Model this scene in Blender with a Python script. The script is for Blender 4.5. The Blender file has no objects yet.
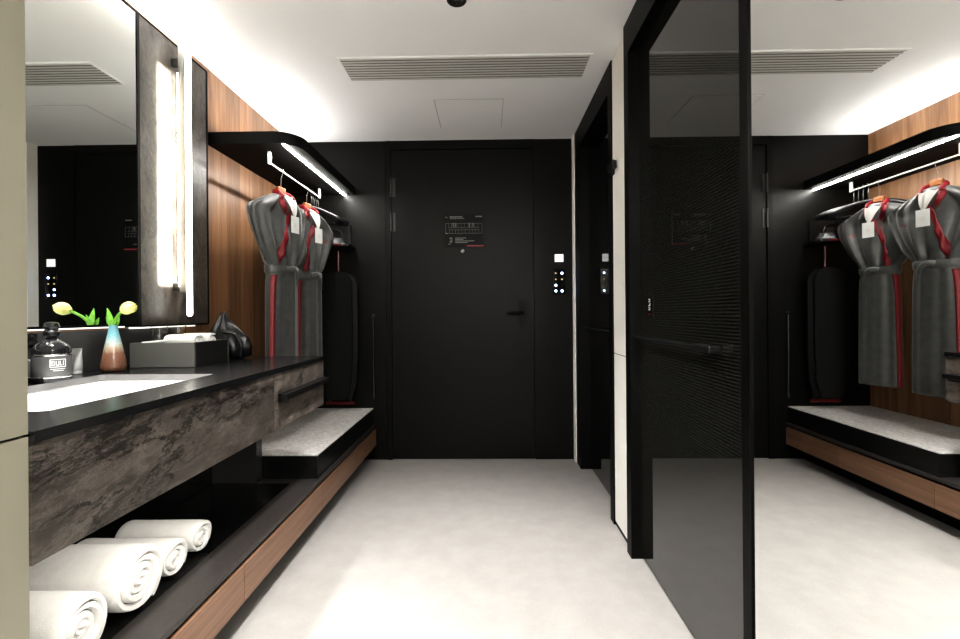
import bpy, bmesh, math, random
from mathutils import Vector, Matrix
random.seed(7)
C = bpy.context.scene.collection
PI = math.pi
D = 3.38          # back wall
XL = -1.465       # left wall
XR = 0.685        # right mirror plane
H = 2.4           # ceiling
VF = -0.79        # vanity front
VZ = 0.898        # counter top
YN = 0.765        # far end of the near-left return block

# ------------------------------------------------------------------ helpers
def tag(o, label=None, cat=None, group=None, kind=None):
    if label: o['label'] = label
    if cat: o['category'] = cat
    if group: o['group'] = group
    if kind: o['kind'] = kind
    return o

def empty(name, loc, label=None, cat=None, group=None, rotz=0, kind=None):
    o = bpy.data.objects.new(name, None); C.objects.link(o)
    o.empty_display_size = 0.05
    o.location = loc; o.rotation_euler = (0, 0, rotz)
    return tag(o, label, cat, group, kind)

def link(name, bm, mat, parent=None, smooth=False, kind=None, label=None, bevel=0, seg=2, local=False, origin=None):
    """Mesh written in world coordinates unless local=True (then in the parent's frame)."""
    if bevel:
        bmesh.ops.bevel(bm, geom=list(bm.edges), offset=bevel, segments=seg, affect='EDGES', profile=0.5, clamp_overlap=True)
    bmesh.ops.recalc_face_normals(bm, faces=list(bm.faces))
    me = bpy.data.meshes.new(name)
    o = bpy.data.objects.new(name, me); C.objects.link(o)
    if parent is not None:
        o.parent = parent
    if not local:
        off = Vector((0, 0, 0)); p = parent
        while p is not None:
            off += Vector(p.location); p = p.parent
        if parent is None and origin is not None:
            o.location = origin; off = Vector(origin)
        bmesh.ops.translate(bm, verts=list(bm.verts), vec=-off)
    bm.to_mesh(me); bm.free()
    mats = mat if isinstance(mat, (list, tuple)) else [mat]
    for m in mats: me.materials.append(m)
    if smooth:
        for p in me.polygons: p.use_smooth = True
        if smooth == 'auto':
            try: me.set_sharp_from_angle(angle=math.radians(38))
            except Exception: pass
    if kind: o['kind'] = kind
    if label: o['label'] = label
    return o

def box(bm, x0, x1, y0, y1, z0, z1, mi=0):
    x0, x1 = sorted((x0, x1)); y0, y1 = sorted((y0, y1)); z0, z1 = sorted((z0, z1))
    v = [bm.verts.new(p) for p in ((x0,y0,z0),(x1,y0,z0),(x1,y1,z0),(x0,y1,z0),(x0,y0,z1),(x1,y0,z1),(x1,y1,z1),(x0,y1,z1))]
    for f in ((0,3,2,1),(4,5,6,7),(0,1,5,4),(1,2,6,5),(2,3,7,6),(3,0,4,7)):
        bm.faces.new([v[i] for i in f]).material_index = mi
    return v

def B(*a, **k):
    bm = bmesh.new(); box(bm, *a, **k); return bm

def lathe(bm, prof, cx=0, cy=0, seg=32, cap=True, mi=0, sx=1, sy=1):
    rings = []
    for r, z in prof:
        rings.append([bm.verts.new((cx + sx*r*math.cos(2*PI*i/seg), cy + sy*r*math.sin(2*PI*i/seg), z)) for i in range(seg)])
    for a, b in zip(rings, rings[1:]):
        for i in range(seg):
            bm.faces.new((a[i], a[(i+1) % seg], b[(i+1) % seg], b[i])).material_index = mi
    if cap:
        bm.faces.new(rings[0][::-1]).material_index = mi
        bm.faces.new(rings[-1]).material_index = mi
    return rings

def tube(bm, pts, r, seg=10, cap=True, mi=0, flat=1.0):
    pts = [Vector(p) for p in pts]
    n = len(pts); rings = []
    rad = r if isinstance(r, (list, tuple)) else [r]*n
    t0 = (pts[1]-pts[0]).normalized()
    up = Vector((0, 0, 1)) if abs(t0.z) < .9 else Vector((1, 0, 0))
    nrm = (up - t0*up.dot(t0)).normalized()
    for i, p in enumerate(pts):
        if i == 0: t = (pts[1]-pts[0])
        elif i == n-1: t = (pts[-1]-pts[-2])
        else: t = (pts[i+1]-pts[i]).normalized() + (pts[i]-pts[i-1]).normalized()
        t.normalize()
        nrm = (nrm - t*nrm.dot(t)).normalized()
        bn = t.cross(nrm)
        rings.append([bm.verts.new(p + rad[i]*(math.cos(2*PI*k/seg)*nrm + flat*math.sin(2*PI*k/seg)*bn)) for k in range(seg)])
    for a, b in zip(rings, rings[1:]):
        for k in range(seg):
            bm.faces.new((a[k], a[(k+1) % seg], b[(k+1) % seg], b[k])).material_index = mi
    if cap:
        bm.faces.new(rings[0][::-1]).material_index = mi; bm.faces.new(rings[-1]).material_index = mi

def spline(pts, n=8):
    P = [Vector(p) for p in pts]; out = []
    Q = [P[0]] + P + [P[-1]]
    for i in range(1, len(Q)-2):
        for k in range(n):
            t = k/n
            a, b, c, d = Q[i-1], Q[i], Q[i+1], Q[i+2]
            out.append(0.5*((2*b) + (-a+c)*t + (2*a-5*b+4*c-d)*t*t + (-a+3*b-3*c+d)*t**3))
    out.append(P[-1]); return out

def prism(bm, poly, axis, a0, a1, mi=0):
    """poly: 2-D points in the plane normal to axis; extruded a0..a1"""
    def P(p, a):
        return {'x': (a, p[0], p[1]), 'y': (p[0], a, p[1]), 'z': (p[0], p[1], a)}[axis]
    A = [bm.verts.new(P(p, a0)) for p in poly]; Bv = [bm.verts.new(P(p, a1)) for p in poly]
    n = len(poly)
    bm.faces.new(A[::-1]).material_index = mi; bm.faces.new(Bv).material_index = mi
    for i in range(n): bm.faces.new((A[i], A[(i+1) % n], Bv[(i+1) % n], Bv[i])).material_index = mi

def copy_tree(o, parent=None):
    c = o.copy(); C.objects.link(c)
    if parent is not None: c.parent = parent
    for ch in list(o.children): copy_tree(ch, c)
    return c

# ------------------------------------------------------------------ materials
class NT:
    def __init__(s, name):
        s.m = bpy.data.materials.new(name); s.m.use_nodes = True
        s.t = s.m.node_tree; s.n = s.t.nodes; s.l = s.t.links
        s.b = s.n['Principled BSDF']
    def add(s, typ, **k):
        nd = s.n.new(typ)
        for a, v in k.items():
            if a in nd.inputs.keys() if hasattr(nd.inputs, 'keys') else False: nd.inputs[a].default_value = v
            else: setattr(nd, a, v)
        return nd
    def set(s, nd, **k):
        for a, v in k.items(): nd.inputs[a.replace('_', ' ')].default_value = v
        return nd
    def coord(s, scale=(1, 1, 1), rot=(0, 0, 0)):
        tc = s.n.new('ShaderNodeTexCoord'); mp = s.n.new('ShaderNodeMapping')
        mp.inputs['Scale'].default_value = scale; mp.inputs['Rotation'].default_value = rot
        s.l.new(tc.outputs['Object'], mp.inputs['Vector']); return mp.outputs['Vector']
    def noise(s, vec, scale, detail=4, rough=.5, dist=0):
        nd = s.n.new('ShaderNodeTexNoise'); s.l.new(vec, nd.inputs['Vector'])
        nd.inputs['Scale'].default_value = scale; nd.inputs['Detail'].default_value = detail
        nd.inputs['Roughness'].default_value = rough; nd.inputs['Distortion'].default_value = dist
        return nd.outputs['Fac']
    def ramp(s, fac, stops, interp='LINEAR'):
        nd = s.n.new('ShaderNodeValToRGB'); cr = nd.color_ramp; cr.interpolation = interp
        while len(cr.elements) < len(stops): cr.elements.new(.5)
        for e, (p, c) in zip(cr.elements, stops):
            e.position = p; e.color = (*c, 1) if len(c) == 3 else c
        s.l.new(fac, nd.inputs['Fac']); return nd.outputs['Color']
    def mix(s, a, b, fac, mode='MIX'):
        nd = s.n.new('ShaderNodeMix'); nd.data_type = 'RGBA'; nd.blend_type = mode
        for sock, v in ((nd.inputs['Factor'], fac), (nd.inputs['A'] if False else nd.inputs[6], a), (nd.inputs[7], b)):
            if isinstance(v, (int, float)): sock.default_value = v
            elif isinstance(v, tuple): sock.default_value = (*v, 1) if len(v) == 3 else v
            else: s.l.new(v, sock)
        return nd.outputs[2]
    def math(s, op, a, b=0.0):
        nd = s.n.new('ShaderNodeMath'); nd.operation = op
        for i, v in enumerate((a, b)):
            if isinstance(v, (int, float)): nd.inputs[i].default_value = v
            else: s.l.new(v, nd.inputs[i])
        return nd.outputs[0]
    def base(s, c):
        if isinstance(c, tuple): s.b.inputs['Base Color'].default_value = (*c, 1)
        else: s.l.new(c, s.b.inputs['Base Color'])
    def bump(s, h, strength=.2, dist=.01):
        nd = s.n.new('ShaderNodeBump'); nd.inputs['Strength'].default_value = strength; nd.inputs['Distance'].default_value = dist
        s.l.new(h, nd.inputs['Height']); s.l.new(nd.outputs['Normal'], s.b.inputs['Normal'])
    def P(s, **k):
        for a, v in k.items(): s.b.inputs[a.replace('_', ' ')].default_value = v
        return s

def plain(name, col, rough=.5, metal=0, var=.06, scale=30, bump=0, **k):
    s = NT(name); v = s.coord()
    f = s.noise(v, scale, 3)
    lo = tuple(c*(1-var) for c in col); hi = tuple(min(1, c*(1+var)) for c in col)
    s.base(s.ramp(f, [(.3, lo), (.7, hi)]))
    s.P(Roughness=rough, Metallic=metal, **k)
    if bump: s.bump(f, bump, .004)
    return s.m

def emit(name, col, strength):
    s = NT(name); s.base((1, 1, 1) if False else col)
    s.P(Emission_Color=(*col, 1), Emission_Strength=strength, Roughness=.5)
    return s.m

def wood(name, axis='z', lo=(.11, .04, .016), hi=(.30, .135, .06), plank=None, rough=.42):
    s = NT(name)
    sc = (14, 14, .9) if axis == 'z' else (14, .8, 26)
    v = s.coord(sc)
    f = s.noise(v, 1.6, 8, .62, .7)
    v2 = s.coord((60, 60, 1.5) if axis == 'z' else (60, 1.2, 90))
    g = s.noise(v2, 2.0, 4, .6)
    col = s.ramp(f, [(.25, lo), (.5, tuple((a+b)/2 for a, b in zip(lo, hi))), (.75, hi)])
    gr = s.ramp(g, [(.3, (.72, .72, .72)), (.6, (1, 1, 1))])
    col = s.mix(col, gr, .8, 'MULTIPLY')
    if plank:
        tc = s.n.new('ShaderNodeTexCoord'); sp = s.n.new('ShaderNodeSeparateXYZ'); s.l.new(tc.outputs['Object'], sp.inputs[0])
        q = s.math('MULTIPLY', sp.outputs['Y'], 1/plank); fl = s.math('FLOOR', q)
        wn = s.n.new('ShaderNodeTexWhiteNoise'); wn.noise_dimensions = '1D'; s.l.new(fl, wn.inputs['W'])
        pc = s.ramp(wn.outputs['Value'], [(0, (.74, .72, .7)), (1, (1.12, 1.1, 1.08))])
        col = s.mix(col, pc, 1.0, 'MULTIPLY')
    s.base(col); s.P(Roughness=rough); s.bump(g, .08, .002)
    return s.m

def stone(name, tilt=0.0, dark=1.0, rough=.22, stretch=3.0, vertical=False, contrast=1.0):
    s = NT(name)
    tc = s.n.new('ShaderNodeTexCoord'); vr = s.n.new('ShaderNodeVectorRotate'); vr.rotation_type = 'X_AXIS'; vr.inputs['Angle'].default_value = math.radians(tilt)
    s.l.new(tc.outputs['Object'], vr.inputs['Vector'])
    def warp(scale, amt, seedv):
        mp = s.n.new('ShaderNodeMapping'); mp.inputs['Scale'].default_value = scale; mp.inputs['Location'].default_value = (seedv, seedv*.7, 0)
        s.l.new(vr.outputs[0], mp.inputs['Vector'])
        w = s.n.new('ShaderNodeTexNoise'); s.l.new(mp.outputs[0], w.inputs['Vector']); w.inputs['Scale'].default_value = 2.6; w.inputs['Detail'].default_value = 6; w.inputs['Roughness'].default_value = .6
        mv = s.n.new('ShaderNodeVectorMath'); mv.operation = 'SCALE'; mv.inputs['Scale'].default_value = amt; s.l.new(w.outputs['Color'], mv.inputs[0])
        ad = s.n.new('ShaderNodeVectorMath'); ad.operation = 'ADD'; s.l.new(mp.outputs[0], ad.inputs[0]); s.l.new(mv.outputs[0], ad.inputs[1])
        return ad.outputs[0]
    k = dark
    vv = warp((1, 1, stretch), .6, 0)
    f = s.noise(vv, 4.6, 10, .70, .3)
    col = s.ramp(f, [(.30, (.024*k, .019*k, .016*k)), (.43, (.062*k, .052*k, .044*k)), (.52, (.098*k, .083*k, .071*k)), (.60, (.14*k, .122*k, .106*k)), (.72, (.085*k, .072*k, .062*k))])
    v2 = warp((1, 1, stretch*1.1), .9, 5.3)
    f2 = s.noise(v2, 1.7, 7, .62, .4)
    bl = s.ramp(s.math('ABSOLUTE', s.math('SUBTRACT', f2, .5)), [(.0, (.06, .055, .05)), (.010, (.2, .2, .2)), (.028, (1, 1, 1))])
    col = s.mix(col, bl, .85*contrast, 'MULTIPLY')
    f3 = s.noise(vv, 9.0, 9, .72, .8)
    ve = s.ramp(s.math('ABSOLUTE', s.math('SUBTRACT', f3, .54)), [(.0, (1, 1, 1)), (.010, (.3, .3, .3)), (.022, (0, 0, 0))])
    col = s.mix(col, (.30*k, .265*k, .235*k), s.math('MULTIPLY', ve, .5*contrast))
    s.base(col); s.P(Roughness=rough)
    return s.m

M = {}
M['ceiling'] = plain('ceiling_paint', (.90, .90, .895), .85, var=.01, scale=4)
M['white_panel'] = plain('warm_white_panel', (.90, .885, .84), .55, var=.015, scale=5)
M['pillar_panel'] = plain('warm_grey_panel', (.23, .215, .165), .5, var=.015, scale=5)
M['black_panel'] = plain('black_panel', (.0036, .0036, .0033), .42, var=.05, scale=8, Specular_IOR_Level=.15)
M['black_frame'] = plain('black_frame', (.0015, .0015, .0015), .5, var=.05, Specular_IOR_Level=.15)
M['black_metal'] = plain('black_metal', (.012, .012, .012), .35, metal=.4)
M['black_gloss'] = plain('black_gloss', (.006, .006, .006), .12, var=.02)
M['counter'] = plain('counter_stone', (.008, .008, .0085), .24, var=.25, scale=90)
M['shelf_black'] = plain('shelf_stone', (.032, .028, .026), .42, var=.15, scale=60)
M['bench_black'] = plain('bench_black', (.007, .007, .007), .25, var=.1, scale=40)
M['chrome'] = plain('chrome', (.75, .75, .75), .12, metal=1, var=.02)
M['satin_metal'] = plain('satin_metal', (.42, .41, .38), .35, metal=.8, var=.03)
M['dark_metal'] = plain('dark_metal', (.08, .08, .08), .3, metal=.8, var=.03)
M['shelf_matt'] = plain('matt_black_shelf', (.005, .005, .005), .75, var=.05, Specular_IOR_Level=.15)
M['hinge'] = plain('hinge_metal', (.012, .012, .012), .5, var=.05)
M['white_metal'] = plain('white_metal', (.8, .8, .8), .4, var=.02)
M['vent'] = plain('vent_enamel', (.60, .59, .56), .6, var=.02)
M['gap'] = plain('shadow_gap', (.30, .29, .27), .8, var=.02)
M['vent_dark'] = plain('vent_shadow', (.16, .15, .135), .8, var=.02)
M['porcelain'] = plain('porcelain', (.9, .9, .9), .12, var=.005)
M['wood_wall'] = wood('walnut_wall', 'z', (.19, .085, .038), (.44, .25, .135), plank=.14)
M['wood_drawer'] = wood('walnut_drawer', 'y', (.12, .058, .032), (.28, .16, .10), rough=.38)
M['hanger_wood'] = wood('hanger_wood', 'y', (.20, .07, .022), (.34, .14, .055))
M['stone_front'] = stone('marble_front', -7, .68, .32)
M['stone_wall'] = stone('marble_panel', 78, .8, .38, 2.2, contrast=.6)
M['stone_drawer'] = stone('marble_drawer', -12, 1.1, .3, 2.0)
M['red'] = plain('red_satin', (.17, .003, .008), .5, var=.15, scale=60)
M['red_plastic'] = plain('red_plastic', (.10, .004, .004), .35)
M['paper'] = plain('paper_card', (.75, .75, .74), .6, var=.02)
M['ribbon'] = plain('white_ribbon', (.72, .70, .68), .6, var=.03)
M['black_plastic'] = plain('black_plastic', (.006, .006, .0065), .35)
M['grey_print'] = emit('grey_print', (.12, .12, .115), .03)
M['red_print'] = emit('red_print', (.20, .01, .02), .05)
M['green'] = plain('leaf_green', (.20, .50, .06), .45, var=.25, scale=60)
M['yellow'] = plain('tulip_yellow', (.95, .85, .34), .5, var=.12, scale=40, Subsurface_Weight=.1)
M['led'] = emit('led_white', (1.0, .97, .92), 80)
M['lamp_led'] = emit('lamp_white', (1.0, .96, .86), 5)
M['lamp_back'] = emit('lamp_back_white', (1.0, .95, .82), 12)
M['cove'] = emit('cove_white', (1.0, .95, .87), 1.6)
M['cove_dim'] = emit('cove_dim_white', (1.0, .95, .87), .7)
M['backsplash'] = plain('splashback_gloss', (.09, .09, .092), .24, var=.05)
M['sink_rim'] = plain('cut_stone_edge', (.16, .155, .15), .4, var=.05)
M['blue_led'] = emit('blue_led', (.42, .55, 1.0), 5)
M['amber_led'] = emit('amber_led', (.35, .30, .12), .6)
M['card_white'] = emit('card_slot_white', (.8, .82, .80), .35)
M['under_led'] = emit('under_vanity_white', (1.0, .96, .88), 1.2)
M['downlight'] = emit('downlight_white', (1.0, .95, .86), 3)

def floor_mat():
    s = NT('grey_stone_floor'); v = s.coord()
    f = s.noise(v, 9, 8, .65); g = s.noise(v, 140, 3, .6)
    c = s.ramp(f, [(.3, (.325, .308, .292)), (.7, (.375, .357, .340))])
    c = s.mix(c, s.ramp(g, [(.35, (.93, .93, .93)), (.65, (1, 1, 1))]), 1.0, 'MULTIPLY')
    s.base(c); s.P(Roughness=.5); s.bump(g, .05, .001); return s.m
M['floor'] = floor_mat()

def pad_mat():
    s = NT('speckled_stone_pad'); v = s.coord()
    f = s.noise(v, 60, 8, .75); g = s.noise(v, 14, 6, .7, 1.5)
    c = s.ramp(f, [(.3, (.36, .345, .335)), (.5, (.66, .64, .625)), (.7, (.86, .845, .83))])
    c = s.mix(c, s.ramp(g, [(.4, (.78, .77, .76)), (.6, (1, 1, 1))]), .8, 'MULTIPLY')
    s.base(c); s.P(Roughness=.55); return s.m
M['pad'] = pad_mat()

def robe_mat():
    s = NT('grey_satin_robe'); v = s.coord((1, 1, 1))
    f = s.noise(v, 25, 4); w = s.noise(s.coord((300, 300, 60)), 1, 2)
    s.base(s.ramp(f, [(.3, (.042, .044, .043)), (.7, (.068, .070, .068))]))
    s.P(Roughness=.42); s.b.inputs['Sheen Weight'].default_value = .3
    s.bump(w, .12, .001); return s.m
M['robe'] = robe_mat()

def towel_mat():
    s = NT('white_terry'); v = s.coord()
    f = s.noise(v, 260, 3, .7); g = s.noise(v, 30, 4)
    s.base(s.ramp(g, [(.3, (.80, .79, .76)), (.7, (.88, .87, .85))])); s.P(Roughness=.95)
    s.b.inputs['Sheen Weight'].default_value = .3
    s.bump(f, .55, .004); return s.m
M['towel'] = towel_mat()

def mirror_mat(name, col=(.93, .94, .93)):
    s = NT(name); s.base(col); s.P(Metallic=1.0, Roughness=0.0); return s.m
M['mirror'] = mirror_mat('silver_mirror', (.95, .955, .94))
M['mirror_left'] = mirror_mat('silver_mirror_vanity', (.88, .91, .88))

def glassdoor_mat(name, lines=True):
    s = NT(name)
    if lines:
        tc = s.n.new('ShaderNodeTexCoord'); sp = s.n.new('ShaderNodeSeparateXYZ'); s.l.new(tc.outputs['Object'], sp.inputs[0])
        w = s.math('SINE', s.math('MULTIPLY', sp.outputs['Z'], 2*PI/.0102))
        c = s.ramp(s.math('ADD', s.math('MULTIPLY', w, .5), .5), [(.35, (.003, .003, .003)), (.75, (.024, .024, .021))])
        s.base(c)
    else: s.base((.004, .004, .004))
    s.P(Roughness=.02, IOR=1.85); s.b.inputs['Coat Weight'].default_value = 0.0
    return s.m
M['fluted'] = glassdoor_mat('dark_fluted_glass', True)
M['darkglass'] = glassdoor_mat('dark_glass', False)

def clear_glass():
    s = NT('clear_glass'); s.base((.97, .98, .97)); s.P(Roughness=.0, IOR=1.45); s.b.inputs['Transmission Weight'].default_value = 1.0; return s.m
M['glass'] = clear_glass()
M['bottle'] = plain('smoked_bottle', (.012, .012, .013), .06, var=.1)
M['bottle_label'] = plain('grey_label', (.10, .10, .10), .3, var=.25, scale=18, metal=.3)
M['tubewhite'] = plain('tube_plastic', (.48, .49, .48), .4, var=.05)
M['bag'] = plain('black_patent', (.004, .0045, .006), .35, var=.2, scale=20)
M['tray'] = plain('grey_tray', (.105, .105, .095), .42, var=.04)
M['tray_dark'] = plain('dark_tray', (.02, .02, .02), .35, var=.04)

def vase_mat():
    s = NT('reactive_glaze')
    tc = s.n.new('ShaderNodeTexCoord'); sp = s.n.new('ShaderNodeSeparateXYZ'); s.l.new(tc.outputs['Object'], sp.inputs[0])
    n = s.noise(s.coord((1, 1, .5)), 45, 5, .6); m2 = s.noise(s.coord(), 260, 3, .7)
    h = s.math('ADD', s.math('MULTIPLY', sp.outputs['Z'], 1/.168), s.math('MULTIPLY', s.math('SUBTRACT', n, .5), .16))
    c = s.ramp(h, [(.0, (.055, .028, .018)), (.08, (.16, .075, .045)), (.38, (.20, .10, .065)), (.52, (.42, .34, .25)), (.62, (.45, .52, .48)), (.78, (.20, .46, .52)), (.97, (.15, .36, .42))])
    c = s.mix(c, s.ramp(m2, [(.4, (.6, .6, .6)), (.55, (1, 1, 1))]), .6, 'MULTIPLY')
    s.base(c); s.P(Roughness=.25); return s.m
M['vase'] = vase_mat()

# ------------------------------------------------------------------ setting
YF = -1.6
S = 'structure'
link('floor', B(XL-.1, .9, YF, D+.1, -.08, 0), M['floor'], kind=S)
link('ceiling', B(XL-.1, .9, YF, D+.1, H, H+.08), M['ceiling'], kind=S)
link('wall_left', B(XL-.08, XL, .77, D, 0, H), M['wood_wall'], kind=S)
link('wall_front', B(XL-.1, .9, YF-.08, YF, 0, H), M['white_panel'], kind=S)
# near-left return block whose face continues the vanity front, with a panel joint at counter height
w = link('wall_left', B(XL-.08, VF-.004, YF, YN, 0, .889), M['pillar_panel'], kind=S)
bm = bmesh.new(); box(bm, XL-.08, VF-.004, YF, YN, .894, H); link('wall_left', bm, M['pillar_panel'], kind=S)
link('trim_1', B(XL-.08, VF-.012, YF, YN-.008, .889, .894), M['black_frame'], kind=S)
# back wall: black panels either side of the entry door
DX0, DX1 = -.715, .352
bm = bmesh.new(); box(bm, XL-.08, DX0-.045, D, D+.08, 0, H); link('wall_back', bm, M['black_panel'], kind=S)
bm = bmesh.new(); box(bm, DX1+.004, .641, D, D+.08, 0, H); link('wall_back', bm, M['black_panel'], kind=S)
bm = bmesh.new(); box(bm, DX0-.041, DX0-.003, D-.006, D+.08, 0, H); link('trim_2', bm, M['black_frame'], kind=S)
link('trim_3', B(DX0-.003, DX1+.004, D-.004, D+.08, 2.335, H), M['black_panel'], kind=S)
link('wall_back', B(XL-.08, .8, D+.03, D+.1, 0, H), M['black_frame'], kind=S)
door = link('door_1', B(DX0, DX1, D+.004, D+.05, .004, 2.33), M['black_panel'], kind=S)
for z in (2.05, 1.79):
    bm = bmesh.new()
    lathe(bm, [(.008, z-.07), (.008, z-.003), (.0065, z-.002), (.0065, z+.002), (.008, z+.003), (.008, z+.07)], DX0+.002, D-.008, 12)
    box(bm, DX0+.004, DX0+.03, D-.001, D+.006, z-.07, z+.07)
    link('hinge', bm, M['hinge'], door, smooth='auto')
# lever handle
bm = bmesh.new()
box(bm, .245, .295, D-.006, D+.004, .99, 1.19)
tube(bm, [(.27, D+.0, 1.10), (.27, D-.05, 1.10)], .010, 12)
tube(bm, [(.27, D-.05, 1.10), (.255, D-.056, 1.10), (.15, D-.056, 1.10)], .009, 10)
tube(bm, [(.27, D-.02, 1.03), (.27, D-.006, 1.03)], .013, 14)
link('door_handle', bm, M['black_frame'], door, smooth='auto')
bm = bmesh.new(); 
bmesh.ops.create_cone(bm, cap_ends=True, segments=24, radius1=.014, radius2=.012, depth=.012, matrix=Matrix.Translation((-.18, D, 1.566)) @ Matrix.Rotation(PI/2, 4, 'X'))
link('peephole', bm, M['dark_metal'], door, smooth='auto')
# right side walls
bm = bmesh.new(); box(bm, .80, .88, YF, D+.02, 0, H); link('wall_right', bm, M['black_frame'], kind=S)
link('wall_right', B(.655, .80, 2.075, 2.335, .022, .884), M['white_panel'], kind=S)
link('wall_right', B(.655, .80, 2.075, 2.335, .888, H-.006), M['white_panel'], kind=S)
link('trim_4', B(.66, .80, 2.08, 2.33, .884, .888), M['black_frame'], kind=S)
link('baseboard_right', B(.657, .80, 2.072, 2.338, 0, .022), M['black_frame'], kind=S)
link('wall_right', B(.642, .80, 3.301, D-.001, 0, H), M['white_panel'], kind=S)

# sliding glass doors ---------------------------------------------------------
def glass_door(n, gx, y0, y1, jamb, near, header_x, pane_mat, lines):
    """frame stands between y0 (near post) and y1 (far jamb face); pane recessed at gx"""
    d = link('door_%d' % n, B(header_x, .80, near[0], jamb[1], 2.255, H-.001), M['black_frame'], kind=S)
    link('jamb', B(jamb[2], .80, jamb[0], jamb[1], 0, 2.255), M['black_frame'], d)
    link('jamb', B(near[2], .80, near[0], near[1], 0, 2.255), M['black_frame'], d)
    p = link('pane', B(gx, gx+.012, near[1], jamb[0], .012, 2.256), pane_mat, d)
    link('bottom_rail', B(gx+.014, gx+.04, near[1], jamb[0], 0, .036), M['black_frame'], d)
    return d
d2 = glass_door(2, .720, 2.4, 3.163, (3.163, 3.300, .649), (2.336, 2.40, .648), .649, M['darkglass'], False)
d3 = glass_door(3, .682, 1.22, 2.01, (2.01, 2.071, .634), (1.178, 1.216, .680), .634, M['fluted'], True)
# bar handles
bm = bmesh.new(); tube(bm, [(.656, 1.40, .985), (.656, 2.005, .985)], .0075, 12)
h3 = link('bar_handle', bm, M['black_metal'], d3, smooth='auto')
bm = bmesh.new(); box(bm, .644, .681, 1.32, 1.44, .974, .996); link('handle_mount', bm, M['black_metal'], h3, bevel=.004)
bm = bmesh.new(); tube(bm, [(.685, 2.43, .99), (.685, 3.16, .99)], .0085, 12)
tube(bm, [(.685, 2.5, .99), (.712, 2.5, .99)], .006, 8)
link('bar_handle', bm, M['black_metal'], d2, smooth='auto')
# sticker on the shower pane
st = empty('warning_sticker', (.6800, 1.905, 1.06), 'small black sticker with white letters and a red line on the fluted glass door', 'sticker')
link('backing', B(.6800, .6838, 1.86, 1.92, 1.075, 1.16), M['black_gloss'], st)
bm = bmesh.new()
for i, (za, zb) in enumerate(((1.138, 1.152), (1.121, 1.134), (1.104, 1.117))):
    box(bm, .6790, .6799, 1.885, 1.890, za, zb)
    for k in range(2 if i != 1 else 1): box(bm, .6790, .6799, 1.885, 1.903, za + k*(zb-za-.004), za+.004 + k*(zb-za-.004))
link('lettering', bm, M['paper'], st)
link('red_line', B(.6790, .6799, 1.872, 1.91, 1.085, 1.090), M['red_plastic'], st)
# black stop bracket high on the white wall
hb = empty('door_bracket', (.655, 2.3, 1.82), 'small black metal bracket high on the white wall strip between the glass doors', 'bracket')
link('plate', B(.648, .6549, 2.30, 2.333, 1.80, 1.875), M['black_metal'], hb, bevel=.001)
link('block', B(.624, .6475, 2.235, 2.325, 1.812, 1.850), M['black_metal'], hb, bevel=.002)

# big right mirror -------------------------------------------------------------
wm = empty('wall_mirror', (XR, .3, 0), 'tall frameless mirror covering the right wall beside the fluted glass door', 'mirror')
link('mirror_pane', B(XR, XR+.006, -1.0, 1.176, .003, H-.002), M['mirror'], wm)
link('backing', B(XR+.007, .80, -1.0, 1.176, .003, H-.002), M['black_frame'], wm)
link('wall_right', B(XR, .80, YF, -1.003, 0, H), M['white_panel'], kind=S)

# ------------------------------------------------------------------ ceiling fittings
v = empty('ceiling_vent', (-.1, 2.385, H), 'long linear air vent with thin slats in the white ceiling', 'vent')
bm = bmesh.new(); x0, x1, y0, y1 = -.755, .545, 2.27, 2.50
for a in ((x0, x1, y0, y0+.010), (x0, x1, y1-.010, y1), (x0, x0+.012, y0+.01, y1-.01), (x1-.012, x1, y0+.01, y1-.01)):
    box(bm, *a, H-.004, H+.0)
link('frame', bm, M['ceiling'], v)
link('backing', B(x0+.012, x1-.012, y0+.01, y1-.01, H-.0012, H-.0004), M['vent_dark'], v)
for i in range(9):
    yy = y0+.016 + i*(y1-y0-.032)/8.0
    bm = bmesh.new(); box(bm, x0+.013, x1-.013, yy-.0068, yy+.0068, H-.0055, H-.0035)
    link('slat', bm, M['vent'], v)
hp = empty('access_hatch', (-.1, 2.94, H), 'flush white access hatch in the ceiling in front of the entry door', 'access hatch')
link('panel', B(-.31, .108, 2.74, 3.15, H-.0025, H-.0002), M['ceiling'], hp)
bm = bmesh.new()
for a in ((-.3135, -.3105, 2.737, 3.153), (.1085, .1105, 2.737, 3.153)): box(bm, *a, H-.001, H-.0002)
for a in ((-.31, .108, 2.7365, 2.7385), (-.31, .108, 3.151, 3.153)): box(bm, *a, H-.001, H-.0002)
link('shadow_gap', bm, M['gap'], hp)
sp = empty('sprinkler_head', (-.116, 1.868, H), 'round black and chrome recessed sprinkler in the ceiling', 'sprinkler')
bm = bmesh.new(); lathe(bm, [(.040, H-.0005), (.041, H-.004), (.036, H-.007), (.030, H-.003)], -.116, 1.868, 32); lathe(bm, [(.0395, H-.0004), (.0395, H-.002)], -.116, 1.868, 32); link('ring', bm, M['black_metal'], sp, smooth='auto')
bm = bmesh.new(); lathe(bm, [(.010, H-.0025), (.010, H-.006), (.016, H-.008), (.016, H-.011), (.004, H-.013)], -.116, 1.868, 20)
for a in range(6):
    c, s_ = math.cos(a*PI/3), math.sin(a*PI/3)
    tube(bm, [(-.116+.012*c, 1.868+.012*s_, H-.009), (-.116+.026*c, 1.868+.026*s_, H-.005)], .0025, 6)
link('deflector', bm, M['chrome'], sp, smooth='auto')

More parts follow.
